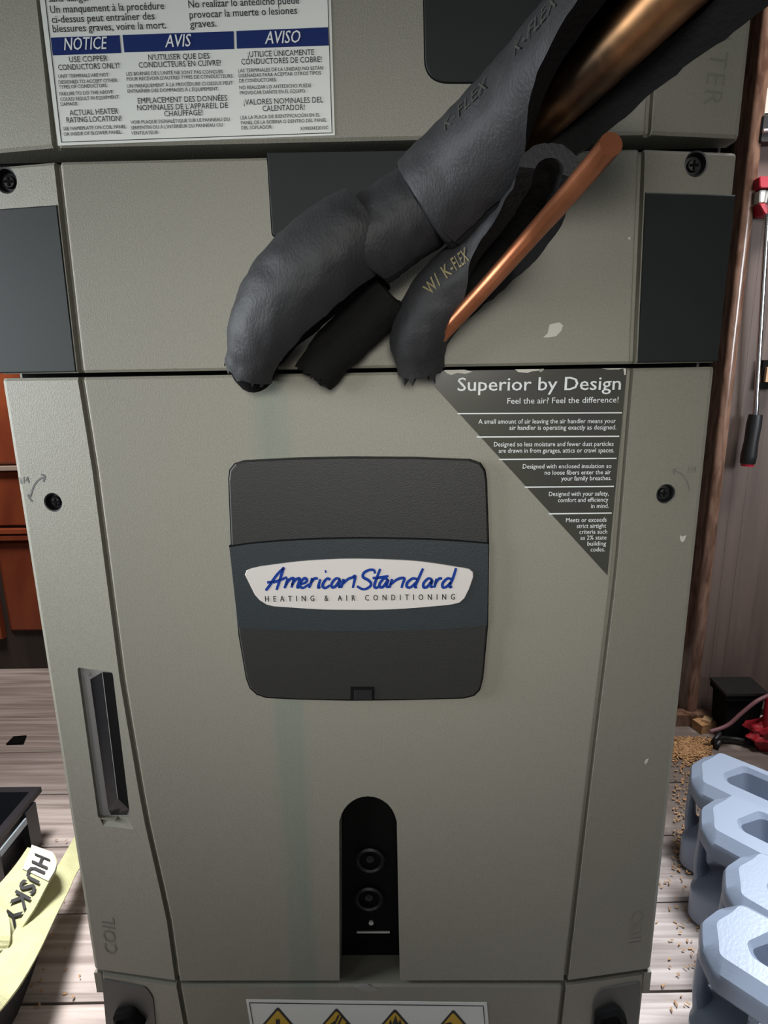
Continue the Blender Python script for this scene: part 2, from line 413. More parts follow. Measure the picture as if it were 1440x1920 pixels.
cut_coil.append(MB().prism([p+Vector((0, -.03, 0)) for p in pk], (0, .045, 0)).build('c', M['paint']))
wv = []
for xt, xb in ((188, 193), (249, 255)):
    T0, B0 = at(xt, 1535, .0085), at(xb, 1549, .0070)
    wv += [Vector((T0.x, -.02, T0.z)), Vector((T0.x, .0124, T0.z)), Vector((B0.x, panel_y('coil')(B0), B0.z)), Vector((B0.x, -.02, B0.z))]
cut_coil.append(MB().add(wv, [(0, 1, 2, 3), (4, 5, 6, 7), (0, 1, 5, 4), (1, 2, 6, 5), (2, 3, 7, 6), (3, 0, 4, 7)]).build('c', M['paint']))
boolean_cut(linep, cut_line); boolean_cut(coil, cut_coil)
md = coil.modifiers.new('bevel', 'BEVEL'); md.width = .0012; md.segments = 2; md.limit_method = 'ANGLE'; md.angle_limit = math.radians(60)
md.harden_normals = False

# screws
for x, y, sec, r in SCREWS:
    c = at(x, y, panel_y(sec)(at(x, y, .008)))
    mb = MB()
    def ring(rad, yy): return [c+Vector((rad*math.cos(2*math.pi*k/20), yy, rad*math.sin(2*math.pi*k/20))) for k in range(20)]
    prof = [(r*1.0, .0108), (r*.99, .0003), (r*.86, .0006), (r*.72, .0065), (r*.50, .0062), (r*.42, .0035), (.0002, .0032)]
    rg = [ring(a, b) for a, b in prof]
    vs = [p for q in rg for p in q]; n = 20
    mb.add(vs, [(i*n+k, i*n+(k+1) % n, (i+1)*n+(k+1) % n, (i+1)*n+k) for i in range(len(rg)-1) for k in range(n)]+[tuple(range((len(rg)-1)*n, len(rg)*n))])
    s = mb.build('screw', M['black'], AH, True, 40)
    sl = MB(); sl.box(c+Vector((0, .0028, 0)), (r*.7, .001, r*.16)); sl.box(c+Vector((0, .0028, 0)), (r*.16, .0011, r*.7))
    sl.build('cross_slot', M['matblack'], s)

# dark side insets on the line panel facets
def facet_plate(sec, side, ztop, zbot, name, m, proud=.0012, x_in=.0036, xo=.0006):
    f = panel_y(sec); P = []
    def X(z, inner): 
        g = interp(GL[sec] if side < 0 else GR[sec], z)
        return g+side*x_in if inner else side*(HW+xo)
    pts = []
    for z in (ztop, zbot):
        for inner in (True, False):
            x = X(z, inner); xx = max(-HW, min(HW, x))
            pts.append(Vector((x, f(Vector((xx, 0, z)))-proud, z)))
    q = [pts[0], pts[1], pts[3], pts[2]]
    return MB().bevel_prism(q, (0, .006, 0), .0012, .0010).build(name, m, AH)
facet_plate('line', -1, at(60, 389, .006).z, .8325, 'side_inset', M['inset'])
facet_plate('line', 1, at(1290, 363, .006).z, .8325, 'side_inset', M['inset'])
# dark centre insets
def plate(px, Y, th, name, m, parent=AH, inset=.0006, bev=.0006, rim=0):
    return MB().bevel_prism(pxpoly(px, Y), (0, th, 0), inset, bev).build(name, m, parent)
ci = round_poly([(501, 286), (812, 281), (812, 442), (511, 443)], [0, 0, 8, 10], 5)
cb = round_poly([(499, 286), (815, 281), (815, 445), (508.5, 446)], [0, 0, 9, 11], 5)
plate(cb, -.0003, .003, 'inset_rim', M['matblack']); plate(ci, -.0009, .003, 'centre_inset', M['inset'])
ti = round_poly([(790, -330), (1120, -330), (1130, 154), (798, 154)], [0, 0, 38, 46], 8)
tb = round_poly([(786.5, -330), (1124, -330), (1134, 157.5), (795, 157.5)], [0, 0, 39, 47], 8)
plate(tb, -.0003, .003, 'inset_rim', M['matblack']); plate(ti, -.0010, .003, 'upper_inset', M['inset'])
# base insets with dark knobs
for side, px in ((-1, [(186, 1846), (275, 1848), (289, 1866), (300, 2010), (200, 2010)]), (1, [(1112, 1871), (1124, 1853), (1206, 1850), (1196, 2010), (1098, 2010)])):
    f = panel_y('base'); q = [Vector((p.x, f(p)-.0008, p.z)) for p in pxpoly(round_poly(px, 8, 4), .006)]
    MB().bevel_prism(q, (0, .004, 0), .0008, .0008).build('base_inset', mat('dark_olive_plastic', (.06, .062, .055), .5), AH)
    c0 = (242, 1915) if side < 0 else (1143, 1912)
    c = at(*c0, .004); n = 26; vs = []
    for rr, yy in ((.017, .004), (.0165, -.003), (.012, -.006), (.010, -.003), (.001, -.003)):
        for k in range(n):
            a = 2*math.pi*k/n; r2 = rr*(1+.09*math.cos(5*a)) if rr > .011 else rr
            vs.append(c+Vector((r2*math.cos(a), yy, r2*math.sin(a))))
    MB().add(vs, [(i*n+k, i*n+(k+1) % n, (i+1)*n+(k+1) % n, (i+1)*n+k) for i in range(4) for k in range(n)]+[tuple(range(4*n, 5*n))]).build('knob', M['matblack'], AH, True, 40)

# slot interior
pp = MB().box((.0, PB+.0005, .31), (.12, .003, .26)).build('port_plate', M['matblack'], AH)
def port(px, py, r, name, m):
    c = at(px, py, PB); n = 24; vs = []
    for rr, yy in ((r, 0), (r, -.006), (r*.86, -.0075), (r*.74, -.006), (r*.72, .0), (r*.3, .001), (r*.28, -.004), (.0005, -.0045)):
        for k in range(n):
            a = 2*math.pi*k/n; vs.append(c+Vector((rr*math.cos(a), yy, rr*math.sin(a))))
    return MB().add(vs, [(i*n+k, i*n+(k+1) % n, (i+1)*n+(k+1) % n, (i+1)*n+k) for i in range(7) for k in range(n)]).build(name, m, AH, True, 40)
port(694, 1606, .0155, 'drain_port', M['black']); port(692, 1678, .0155, 'drain_port', M['black'])
c = at(696, 1727, PB); MB().tube([c, c+Vector((0, -.003, 0))], .0026, 14).build('port_screw', M['paper'], AH)
MB().box(at(700, 1745, PB)+Vector((0, -.001, 0)), (.036, .003, .0016)).build('port_ledge', M['label'], AH)
MB().box((at(700, 1765, PB)).to_tuple(), (.054, .002, .014)).build('port_gasket', M['matblack'], AH)
# dirt patch on the ledge below the slot
d = [(660, 1850), (675, 1838), (688, 1824), (700, 1838), (712, 1856), (690, 1858)]
MB().prism([Vector((at(x, y, 0).x, -.0003+.0012*0, at(x, y, 0).z)) for x, y in [(662, 1850), (690, 1846), (712, 1856), (690, 1859)]], (0, .001, 0)).build('dirt_smear', M['sheet'], AH)

# sight window in the left facet pocket
f = panel_y('coil')
def pkp(x, y, Y): return at(x, y, Y)
MB().prism(pxpoly(pocket_px, .0125), (0, .010, 0)).build('window_pan', M['clear'], AH)
inner = round_poly([(168, 1276), (214, 1262), (243, 1520), (236, 1527), (206, 1527), (200, 1515)], 6, 3)
pan = MB(); out = pxpoly(inner, .0208)
ridge_t = at(192, 1260, .0085); ridge_b = at(221, 1497, .0085)
top = pxpoly([(169, 1274), (213, 1262)], .0122); bot = pxpoly([(203, 1517), (242, 1518)], .0120)
btm = pxpoly([(208, 1528), (238, 1528)], .0123)
vs = [top[0], top[1], bot[0], bot[1], ridge_t, ridge_b, btm[0], btm[1]]
pan.add(vs, [(0, 4, 5, 2), (4, 1, 3, 5), (2, 5, 3, 7, 6), (0, 1, 4)])
bl = pan.build('sight_window', M['blister'], AH)
e = MB().tube([ridge_t+Vector((0, -.0002, 0)), ridge_b+Vector((0, -.0002, 0))], .00035, 6).build('ridge', M['clear'], bl)
MB().tube([at(163, 1262, .013), at(163, 1262, .011)], .0032, 14).build('rivet', M['clear'], bl)

# access cover, band, latch
oc = [(448, 863), (560, 859), (660, 857), (780, 858), (888, 861)]
cover_px = round_poly([(426, 880), (440, 866)], 0) 
outline = [(429, 900), (431, 882), (441, 870), (460, 864), (560, 859), (660, 857), (780, 858), (880, 862), (900, 869), (909, 882), (912, 902),
           (916, 1020), (914, 1170), (905, 1270), (899, 1293), (888, 1304), (868, 1309), (760, 1312), (660, 1313), (560, 1311), (500, 1308), (482, 1302), (469, 1290), (462, 1272), (448, 1190), (434, 1030)]
rim = [((x-668)*1.0065+668, (y-1085)*1.007+1085) for x, y in outline]
plate(rim, -.0006, .002, 'cover_rim', M['matblack'])
cov = plate(outline, -.0052, .005, 'access_cover', M['charcoal'], inset=.0014, bev=.0012)
arcA = crom([(429.5, 1026), (480, 1019), (560, 1013), (660, 1010), (760, 1011), (840, 1014), (916.5, 1020)], 4)
arcB = crom([(446, 1177), (500, 1181), (560, 1183), (660, 1184.5), (760, 1183), (840, 1180), (914, 1173)], 4)
bandpx = [tuple(p) for p in arcA]+[tuple(p) for p in reversed(arcB)]
MB().bevel_prism(pxpoly(bandpx, -.0064), (0, .005, 0), .0004, .0005).build('band', M['band'], cov)
MB().prism([at(x, y, -.0055) for x, y in arcA]+[at(x, y-3, -.0055) for x, y in reversed(arcA)], (0, .003, 0)).build('cover_groove', M['matblack'], cov)
lt = MB().bevel_prism(pxpoly([(657, 1288), (702, 1288), (702, 1313), (657, 1313)], -.0056), (0, .002, 0), .0002, .0002).build('latch_recess', M['matblack'], cov)
MB().bevel_prism(pxpoly([(664, 1294), (698, 1294), (698, 1313), (664, 1313)], -.0062), (0, .003, 0), .0005, .0005).build('latch', M['black'], cov)
# badge
bpx = [(459, 1078), (462, 1070), (472, 1066)]+[tuple(p) for p in crom([(490, 1062), (560, 1053), (620, 1049), (668, 1048), (720, 1049), (790, 1053), (870, 1065)], 3)]
bpx += [(880, 1067), (887, 1073), (887.5, 1082), (880, 1104), (871, 1122), (862, 1130), (850, 1133)]
bpx += [tuple(p) for p in crom([(840, 1134.5), (780, 1140), (720, 1143.5), (665, 1144), (600, 1143), (540, 1139), (512, 1137)], 3)]
bpx += [(500, 1134), (487, 1126), (478, 1116), (470, 1100)]
bad = plate(bpx, -.0077, .003, 'badge', M['badge'], inset=.0005, bev=.0005)
def ribbon(mb, pts, wpx, Y, th=.0003, taper=.55):
    P = crom(pts, 5); n = len(P); L, R = [], []
    for i, p in enumerate(P):
        a = Vector(P[max(i-1, 0)]); b = Vector(P[min(i+1, n-1)]); t = (b-a)
        if t.length < 1e-6: t = Vector((1, 0))
        t.normalize(); nn = Vector((-t.y, t.x)); u = i/(n-1)
        ww = wpx*.5*(taper+(1-taper)*math.sin(math.pi*min(1, max(0, .12+u*.8))))
        L.append((p[0]+nn.x*ww, p[1]+nn.y*ww)); R.append((p[0]-nn.x*ww, p[1]-nn.y*ww))
    for i in range(n-1):
        q = pxpoly([L[i], L[i+1], R[i+1], R[i]], Y); mb.add(q, [(0, 1, 2, 3)])
S = [[(178, 237), (196, 214), (240, 150), (283, 104)], [(283, 104), (272, 135), (255, 190), (240, 234)], [(186, 190), (235, 186), (300, 160)],
     [(306, 166), (297, 195), (286, 224)], [(292, 205), (318, 172), (338, 167), (336, 185), (326, 220)], [(328, 205), (352, 174), (372, 168), (370, 186), (360, 218), (372, 218)],
     [(378, 200), (405, 192), (415, 178), (402, 166), (382, 185), (376, 210), (392, 222), (428, 200)],
     [(446, 164), (438, 195), (426, 222)], [(432, 200), (456, 170), (478, 168)], [(492, 172), (484, 200), (480, 220), (494, 216)], [(518, 129), (527, 126)],
     [(550, 176), (532, 168), (510, 192), (506, 214), (522, 222), (548, 206)], [(606, 172), (582, 168), (558, 196), (560, 218), (580, 212), (606, 176), (598, 214), (612, 214)],
     [(626, 170), (620, 195), (610, 222)], [(616, 204), (650, 172), (676, 162), (692, 154), (686, 190), (678, 222)],
     [(806, 140), (800, 120), (772, 119), (742, 136), (738, 160), (768, 178), (784, 198), (772, 218), (738, 230), (702, 212)],
     [(836, 112), (818, 160), (802, 208), (812, 222), (826, 214)], [(792, 166), (835, 162), (884, 154)],
     [(880, 174), (858, 168), (834, 196), (834, 216), (854, 214), (882, 176), (872, 214), (888, 214)], [(904, 170), (898, 195), (888, 222)],
     [(894, 204), (930, 175), (960, 165), (975, 170), (966, 196), (958, 222)],
     [(1048, 172), (1022, 168), (992, 192), (990, 216), (1014, 216), (1052, 178)], [(1082, 110), (1060, 160), (1036, 214), (1048, 216)],
     [(1134, 174), (1112, 168), (1086, 194), (1086, 218), (1108, 214), (1136, 178), (1126, 214), (1140, 214)], [(1160, 168), (1154, 195), (1146, 220)],
     [(1150, 202), (1172, 170), (1192, 168)], [(1246, 172), (1222, 168), (1196, 194), (1196, 218), (1218, 214), (1250, 178)], [(1272, 108), (1256, 160), (1234, 214), (1250, 214)]]
lg = MB()
for st in S: ribbon(lg, [(440+x/3.064, 1030+y/3.064) for x, y in st], 5.6, -.0080, taper=.7)
lg.build('script_lettering', M['blue_ink'], bad)
lt = MB(); write(lt, 'HEATING & AIR CONDITIONING', (497.5, 1128), (852.5, 1124), 11, -.0079, space=2.3, bold=.03)
lt.build('lettering', M['black_ink'], bad)

# promotional decal
dec = plate([(788, 696), (1176, 690), (1139, 1079)], -.0004, .001, 'promotional_decal', M['decal'], inset=.0001, bev=.0002)
wl = MB()
for t in [('Superior by Design', (858, 733), (1163, 730.5), 24, .012), ('Feel the air? Feel the difference!', (951, 757), (1159, 754.5), 10.5, 0),
          ('A small amount of air leaving the air handler means your', (897, 794.5), (1154, 793), 8.3, .004), ('air handler is operating exactly as designed.', (955, 806), (1155, 805), 8.3, .004),
          ('Designed so less moisture and fewer dust particles', (926, 837), (1150, 836), 8.3, .004), ('are drawn in from garages, attics or crawl spaces.', (935, 849), (1151, 848), 8.3, .004),
          ('Designed with enclosed insulation so', (980, 878.5), (1146, 877.5), 8.3, .004), ('no loose fibers enter the air', (1021, 890), (1145, 889), 8.3, .004),
          ('your family breathes.', (1052, 901), (1146, 900), 8.3, .004), ('Designed with your safety,', (1029, 930), (1141, 929), 8.3, .004),
          ('comfort and efficiency', (1046, 941.5), (1140, 940.5), 8.3, .004), ('in mind.', (1108, 952.5), (1141, 952), 8.3, .004), ('Meets or exceeds', (1061, 979), (1137, 978), 8.3, .004),
          ('strict airtight', (1081, 990), (1136, 989.4), 8.3, .004), ('criteria such', (1086, 1001), (1138, 1000.4), 8.3, .004), ('as 2% state', (1088, 1012), (1137, 1011.4), 8.3, .004),
          ('building', (1101, 1023), (1136, 1022.5), 8.3, .004), ('codes.', (1107, 1034), (1134, 1033.6), 8.3, .004)]:
    write(wl, t[0], t[1], t[2], t[3], -.0005, bold=t[4])
wl.build('lettering', M['white_ink'], dec)
for a, b in [((857, 775.5), (1166, 774)), ((893, 819.5), (1161, 818)), ((935, 861.5), (1156, 859.5)), ((983, 913.5), (1151, 912)), ((1028, 963.5), (1147, 962))]:
    MB().prism(pxpoly([(a[0], a[1]-1.1), (b[0], b[1]-1.1), (b[0], b[1]+1.1), (a[0]+2, a[1]+1.1)], -.0007), (0, .0003, 0)).build('rule', M['white_ink'], dec)
for pts in [[(832, 694), (870, 693), (886, 697), (872, 701), (858, 699), (846, 703), (838, 700)], [(966, 692.5), (1010, 692), (1020, 694), (998, 696), (990, 699), (972, 698)], [(1012, 692), (1020, 691.5), (1017, 696), (1012, 697)],
            [(1128, 691), (1172, 690.3), (1160, 692.5), (1140, 692.8)], [(1169, 691), (1174, 691), (1173, 703), (1171, 703)]]:
    MB().prism(pxpoly(pts, -.0007), (0, .0003, 0)).build('torn_edge', M['paper'], dec)

# white warning label above
lab = plate([(63, -90), (617, -120), (628, 253.5), (108.5, 273)], -.0004, .001, 'warning_label', M['label'], inset=.0001, bev=.0002)
for q in [[(95, 70.5), (224, 66), (227, 99), (99, 103.5)], [(229.5, 65.5), (438, 58.5), (439, 91.5), (233, 98)], [(443, 58), (615, 51), (616.5, 85), (444, 91)]]:
    MB().prism(pxpoly(q, -.0007), (0, .0003, 0)).build('header_bar', M['navy_ink'], lab)
bd = MB()
def line_px(mb, a, b, wd, Y):
    a = Vector(a); b = Vector(b); n = (b-a).normalized(); n = Vector((-n.y, n.x))*wd/2
    mb.prism(pxpoly([tuple(a+n), tuple(b+n), tuple(b-n), tuple(a-n)], Y), (0, .0002, 0))
for a, b in [((78, -60), (115, 266.5)), ((115, 266.5), (622.5, 249)), ((622.5, 249), (612, -90))]: line_px(bd, a, b, 1.4, -.0006)
bd.build('border_line', M['black_ink'], lab)
for t in [('NOTICE', (121, 94.5), (203, 92), 20), ('AVIS', (310, 89), (360, 87), 20), ('AVISO', (497, 82.5), (564, 80), 20)]:
    wh = MB(); write(wh, t[0], t[1], t[2], t[3], -.0008, shear=.25, bold=.012)
    wh.build('header_lettering', M['white_ink'], lab)
bt = MB()
T = [('sans danger', (92, 4), (170, 1.5), 12, .014),
 ('Un manquement à la procédure', (95, 25), (308, 17.5), 12, .014), ('ci-dessus peut entraîner des', (98, 43.5), (290, 36.5), 12, .014), ('blessures graves, voire la mort.', (100, 61), (312, 53.5), 12, .014),
 ('No realizar lo antedicho puede', (354, 15), (561, 7), 12, .014), ('provocar la muerte o lesiones', (356, 34.5), (557, 26), 12, .014), ('graves.', (357, 52), (406, 50), 12, .014),
 ('USE COPPER', (130.6, 117), (202, 114.6), 9.2, .006), ('CONDUCTORS ONLY!', (110, 132), (224.5, 128), 9.2, .006), ('ACTUAL HEATER', (131, 217), (222, 213.3), 9.2, .006), ('RATING LOCATION!', (125.5, 230.3), (228, 227), 9.2, .006),
 ("N'UTILISER QUE DES", (278.6, 113.2), (393, 110), 9.2, .006), ('CONDUCTEURS EN CUIVRE!', (260.8, 127.4), (414, 123), 9.2, .006), ('EMPLACEMENT DES DONNÉES', (259, 194.3), (426, 188.8), 9.2, .006),
 ("NOMINALES DE L'APPAREIL DE", (258, 207.5), (427.6, 202.5), 9.2, .006), ('CHAUFFAGE!', (308.4, 218.5), (380, 216), 9.2, .006),
 ('¡UTILICE ÚNICAMENTE', (465, 107.3), (589, 103), 9.2, .006), ('CONDUCTORES DE COBRE!', (452.8, 121.4), (603, 116.4), 9.2, .006), ('¡VALORES NOMINALES DEL', (457.4, 197), (606, 192), 9.2, .006), ('CALENTADOR!', (492.7, 208.8), (571.5, 206), 9.2, .006)]
for t in T: write(bt, t[0], t[1], t[2], t[3], -.0005, bold=t[4])
bt.build('lettering', M['black_ink'], lab)
st = MB()
for t in [('UNIT TERMINALS ARE NOT', (110, 146.6), (204, 143.5)), ('DESIGNED TO ACCEPT OTHER', (110.5, 157.6), (220, 154)), ('TYPES OF CONDUCTORS.', (111, 166.8), (202, 163.4)), ('FAILURE TO DO THE ABOVE', (112, 179.6), (211.7, 175.6)),
 ('COULD RESULT IN EQUIPMENT', (113.6, 189.7), (223, 185.2)), ('DAMAGE.', (114.5, 198.8), (146.6, 197.5)), ('SEE NAMEPLATE ON COIL PANEL', (119, 244.7), (237, 240.6)), ('OR INSIDE OF BLOWER PANEL.', (120, 255), (229, 250.7)),
 ("LES BORNES DE L'UNITÉ NE SONT PAS CONÇUES", (237.4, 142), (418, 137.5)), ("POUR RECEVOIR D'AUTRES TYPES DE CONDUCTEURS.", (238, 151.7), (437.6, 145.7)), ('UN MANQUEMENT À LA PROCÉDURE CI-DESSUS PEUT', (238.8, 165), (436.7, 158.6)),
 ("ENTRAÎNER DES DOMMAGES À L'ÉQUIPEMENT.", (239.7, 174.6), (410, 169.6)), ('VOIR PLAQUE SIGNALÉTIQUE SUR LE PANNEAU DU', (245, 232.8), (430.8, 226.9)), ("SERPENTIN OU À L'INTÉRIEUR DU PANNEAU OU", (246, 243), (417.5, 237.4)), ('VENTILATEUR', (246.6, 253), (297, 251.4)),
 ('LAS TERMINALES DE LA UNIDAD NO ESTÁN', (446.8, 136), (606, 130.6)), ('DISEÑADAS PARA ACEPTAR OTROS TIPOS', (447.8, 145.4), (601.7, 140)), ('DE CONDUCTORES.', (448.7, 155), (518.8, 152.6)), ('NO REALIZAR LO ANTEDICHO PUEDE', (449, 167.8), (583.4, 163.4)),
 ('PROVOCAR DAÑOS EN EL EQUIPO.', (450, 177.8), (573.8, 173.7)), ('LEA LA PLACA DE IDENTIFICACIÓN EN EL', (451, 224), (600, 218.6)), ('PANEL DE LA BOBINA O DENTRO DEL PANEL', (452, 233.7), (612.7, 228.3)), ('DEL SOPLADOR.', (452.8, 243), (511, 241)), ('X39003432010C', (562.8, 244.6), (615.5, 242.4))]:
    write(st, t[0], t[1], t[2], 5.8, -.0005, bold=.012)
st.build('small_lettering', M['grey_ink'], lab)

# hazard label at the bottom
hl = plate([(461, 1874), (913, 1880), (925, 2030), (487, 2030)], -.0004, .001, 'hazard_label', M['label'], inset=.0001, bev=.0002)
bd = MB()
for a, b in [((467.5, 1880.5), (906, 1886.5)), ((467.5, 1880.5), (492, 2022)), ((906, 1886.5), (918, 2022))]: line_px(bd, a, b, 1.5, -.0006)
bd.build('border_line', M['black_ink'], hl)
for i, (x, y) in enumerate([(521, 1887.5), (631, 1889.5), (740.5, 1891), (850, 1892.5)]):
    s = 46
    def dia(k, yy): return pxpoly(round_poly([(x+i*.0, y+(1-k)*s), (x+s*.86*k, y+s), (x+2, y+s+s*k), (x-s*.86*k, y+s)], 5*k, 4), yy)
    MB().prism(dia(1, -.0006), (0, .0002, 0)).build('sign_border', M['black_ink'], hl)
    MB().prism(dia(.86, -.0008), (0, .0002, 0)).build('sign_field', M['yellow_ink'], hl)
    g = MB(); YY = -.0010
    def poly(pts): g.prism(pxpoly([(x+a, y+b) for a, b in pts], YY), (0, .0002, 0))
    if i == 0: poly([(-4, 24), (4, 24), (3, 60), (-3, 60)])
    if i == 1:
        for a, b in [((-16, 36), (-2, 26)), ((-8, 40), (4, 14)), ((2, 34), (10, 18)), ((8, 38), (20, 30)), ((-20, 44), (-10, 40))]: line_px(g, (x+a[0], y+a[1]), (x+b[0], y+b[1]), 3.5, YY)
        poly([(-18, 44), (18, 42), (14, 70), (-14, 70)])
    if i == 2: poly([(-22, 44), (-18, 28), (-13, 36), (-9, 20), (-5, 30), (1, 13), (6, 28), (10, 20), (14, 36), (19, 28), (22, 46), (14, 66), (-14, 66)])
    if i == 3: poly([(-18, 28), (-6, 24), (12, 38), (22, 46), (10, 62), (-20, 62)])
    g.build('pictogram', M['black_ink'], hl)

# raised and printed marks on the facets
fc = panel_y('coil'); fb = panel_y('blower')
mk = MB(); write(mk, 'COIL', (217.5, 1796), (211, 1726), 25, .006, surf=fc, bold=.01); mk.build('embossed_lettering', mat('embossed_paint', (.15, .145, .125), .5), AH)
mk = MB(); write(mk, 'FILTER', (1345, 12), (1320, 196), 38, .006, surf=fb, space=1.15); mk.build('embossed_lettering', mat('embossed_paint_faint', (.185, .18, .155), .5), AH)
mk = MB(); write(mk, 'COIL', (1188, 1716), (1181, 1786), 24, .006, surf=fc); mk.build('embossed_lettering', mat('embossed_paint_fainter', (.235, .225, .195), .5), AH)
mk = MB(); write(mk, '1/4', (36, 908.5), (54.5, 906.5), 13, .010, surf=fc, bold=.01)
def facet_ribbon(mb, pts, wpx, f, Y0):
    P = crom(pts, 5); n = len(P); vs = []
    for i, p in enumerate(P):
        t = (Vector(P[min(i+1, n-1)])-Vector(P[max(i-1, 0)])).normalized(); nn = Vector((-t.y, t.x))*wpx/2
        for s in (1, -1):
            q = at(p[0]+s*nn.x, p[1]+s*nn.y, Y0); q.y = f(q)-.0003; vs.append(q)
    mb.add(vs, [(2*i, 2*i+1, 2*i+3, 2*i+2) for i in range(n-1)])
for pts in [[(84, 894), (72, 900), (62, 913), (55, 932)], [(78, 889), (86, 893), (82, 903)], [(50, 928), (54, 936), (59, 941)]]: facet_ribbon(mk, pts, 3.2, fc, .01)
mk.build('turn_marking', M['grey_ink'], AH)
mk = MB(); write(mk, '1/4', (1290, 887.5), (1307, 886.5), 12, .010, surf=fc, bold=.005)
for pts in [[(1262, 882), (1276, 888), (1288, 902), (1294, 920)], [(1266, 878), (1260, 882), (1264, 889)]]: facet_ribbon(mk, pts, 3, fc, .01)
mk.build('turn_marking', mat('embossed_paint_worn', (.17, .165, .145), .5), AH)
# paint chips
for pts, sec in [([(1016, 633), (1024, 626), (1028, 609), (1046, 605), (1053, 611), (1050, 620), (1040, 631), (1026, 633)], 'line'), ([(1281, 1007), (1286, 1010), (1294, 1008), (1290, 1018), (1286, 1021), (1282, 1017)], 'coil'),
                 ([(1212, 1434), (1216, 1429), (1220, 1429), (1218, 1435), (1213, 1439)], 'coil'), ([(1174, 447), (1178, 446), (1178, 451), (1175, 452)], 'line')]:
    f = panel_y(sec); q = [Vector((p.x, f(p)-.0004, p.z)) for p in pxpoly(pts, .004)]
    MB().prism(q, (0, .0003, 0)).build('paint_chip', M['paper'], AH)

# ------------------------------------------------------------------ refrigerant lines
class Sweep:                                # rows: px, py, depth, radius, a1, a2 (slit between a1 and a2, degrees; 0 faces the viewer side, + the lower right)
    def __init__(s, rows, per=8):
        R = crom(rows, per); s.C = [ad(r[0], r[1], r[2]) for r in R]; s.rad = [r[3] for r in R]
        s.a1 = [r[4] for r in R]; s.a2 = [r[5] for r in R]; s.fr = []; N = len(s.C)
        for i in range(N):
            Tn = (s.C[min(i+1, N-1)]-s.C[max(i-1, 0)]).normalized(); d = (CAM-s.C[i]).normalized()
            e1 = (d-Tn*d.dot(Tn)).normalized(); s.fr.append((Tn, e1, Tn.cross(e1)))
        s.L = [0]
        for i in range(1, N): s.L.append(s.L[-1]+(s.C[i]-s.C[i-1]).length)
    def pt(s, i, a, r):
        T_, e1, e2 = s.fr[i]; a = math.radians(a); return s.C[i]+(e1*math.cos(a)+e2*math.sin(a))*r
    def at(s, l, a, dr):
        l = max(0, min(s.L[-1]-1e-6, l)); i = 0
        while s.L[i+1] < l: i += 1
        t = (l-s.L[i])/(s.L[i+1]-s.L[i]); return s.pt(i, a, s.rad[i]+dr).lerp(s.pt(i+1, a, s.rad[i+1]+dr), t)
    def mesh(s, th, n=44, jit=.0006, end0=0, end1=0, m=None):
        vs, fs = [], []; N = len(s.C); W = 2*(n+1)
        for i in range(N):
            a, b = s.a2[i], s.a1[i]+360
            for lay in (0, 1):
                for k in range(n+1):
                    kk = k if lay == 0 else n-k
                    ang = a+(b-a)*kk/n; r = s.rad[i]-(min(th, s.rad[i]*.55) if lay else 0)
                    p = s.pt(i, ang, r); r += jit*noise.noise(p*90)*2+jit*noise.noise(p*300)
                    p = s.pt(i, ang, r)
                    ed = (end0 if i == 0 else 0) or (end1 if i == N-1 else 0)
                    if ed: p += s.fr[i][0]*ed*noise.noise(Vector((ang*.11, lay*3.1, i*.2)))
                    vs.append(p)
        for i in range(N-1):
            for k in range(W): fs.append((i*W+k, i*W+(k+1) % W, (i+1)*W+(k+1) % W, (i+1)*W+k))
        h = n+1
        for base in (0, (N-1)*W):
            for k in range(n): fs.append((base+k, base+k+1, base+W-2-k, base+W-1-k))
        mb = MB().add(vs, fs); mb.inner = [i for i in range((N-1)*W) if n <= i % W]
        return mb
    def letters(s, mb, body, l0, l1, ang, height, bold=0, eps=.0005):
        vs, fs = glyphs(body, 0, bold, 1.1); x0 = min(v[0] for v in vs); x1 = max(v[0] for v in vs); out = []
        for x, y in vs:
            l = l0+(l1-l0)*(x-x0)/(x1-x0); i = min(range(len(s.L)), key=lambda q: abs(s.L[q]-l))
            a = ang-math.degrees(y/CAPH*height/s.rad[i]); out.append(s.at(l, a, eps))
        mb.add(out, fs)

SL = thing('suction_line', 'thick black foam-wrapped copper suction pipe crossing the panels diagonally', 'pipe', ad(600, 500, .44))
# copper core: from the panel, through the foam, out along the open slit
core = crom([(482, 702, .502), (492, 655, .480), (556, 566, .457), (640, 490, .44), (720, 425, .43), (835, 385, .427), (955, 275, .385), (1116, 126, .324), (1335, -88, .262), (1565, -315, .22)], 8)
MB().tube([ad(*p) for p in core], .0138, 24).build('copper_pipe', M['tarnish'], SL, True)
D = Sweep([(800, 398, .432, .030, 44, 46), (806, 393, .431, .0355, 44, 46), (822, 378, .428, .0372, 44, 46), (880, 322, .410, .0366, 44, 46), (945, 262, .386, .0362, 42, 50), (1015, 195, .360, .036, 18, 70), (1100, 110, .326, .036, -20, 90), (1200, 10, .292, .036, -36, 97), (1330, -110, .255, .036, -45, 99), (1560, -320, .215, .036, -45, 99)])
D.mesh(.0155).build('upper_foam_sleeve', M['foam'], SL, True, 50)
Cc = Sweep([(674, 470, .437, .026, 60, 62), (680, 464, .436, .0292, 60, 62), (700, 450, .435, .0300, 60, 62), (755, 412, .432, .0298, 60, 62), (800, 382, .430, .0288, 60, 62), (822, 368, .429, .026, 60, 62)])
Cc.mesh(.014).build('foam_collar', M['foam'], SL, True, 50)
A = Sweep([(474, 690, .475, .0205, 50, 110), (480, 668, .468, .0225, 46, 110), (502, 615, .455, .0285, 46, 108), (545, 552, .445, .033, 50, 105), (605, 493, .437, .0335, 54, 100), (660, 448, .434, .0315, 62, 90), (690, 425, .433, .029, 70, 80)])
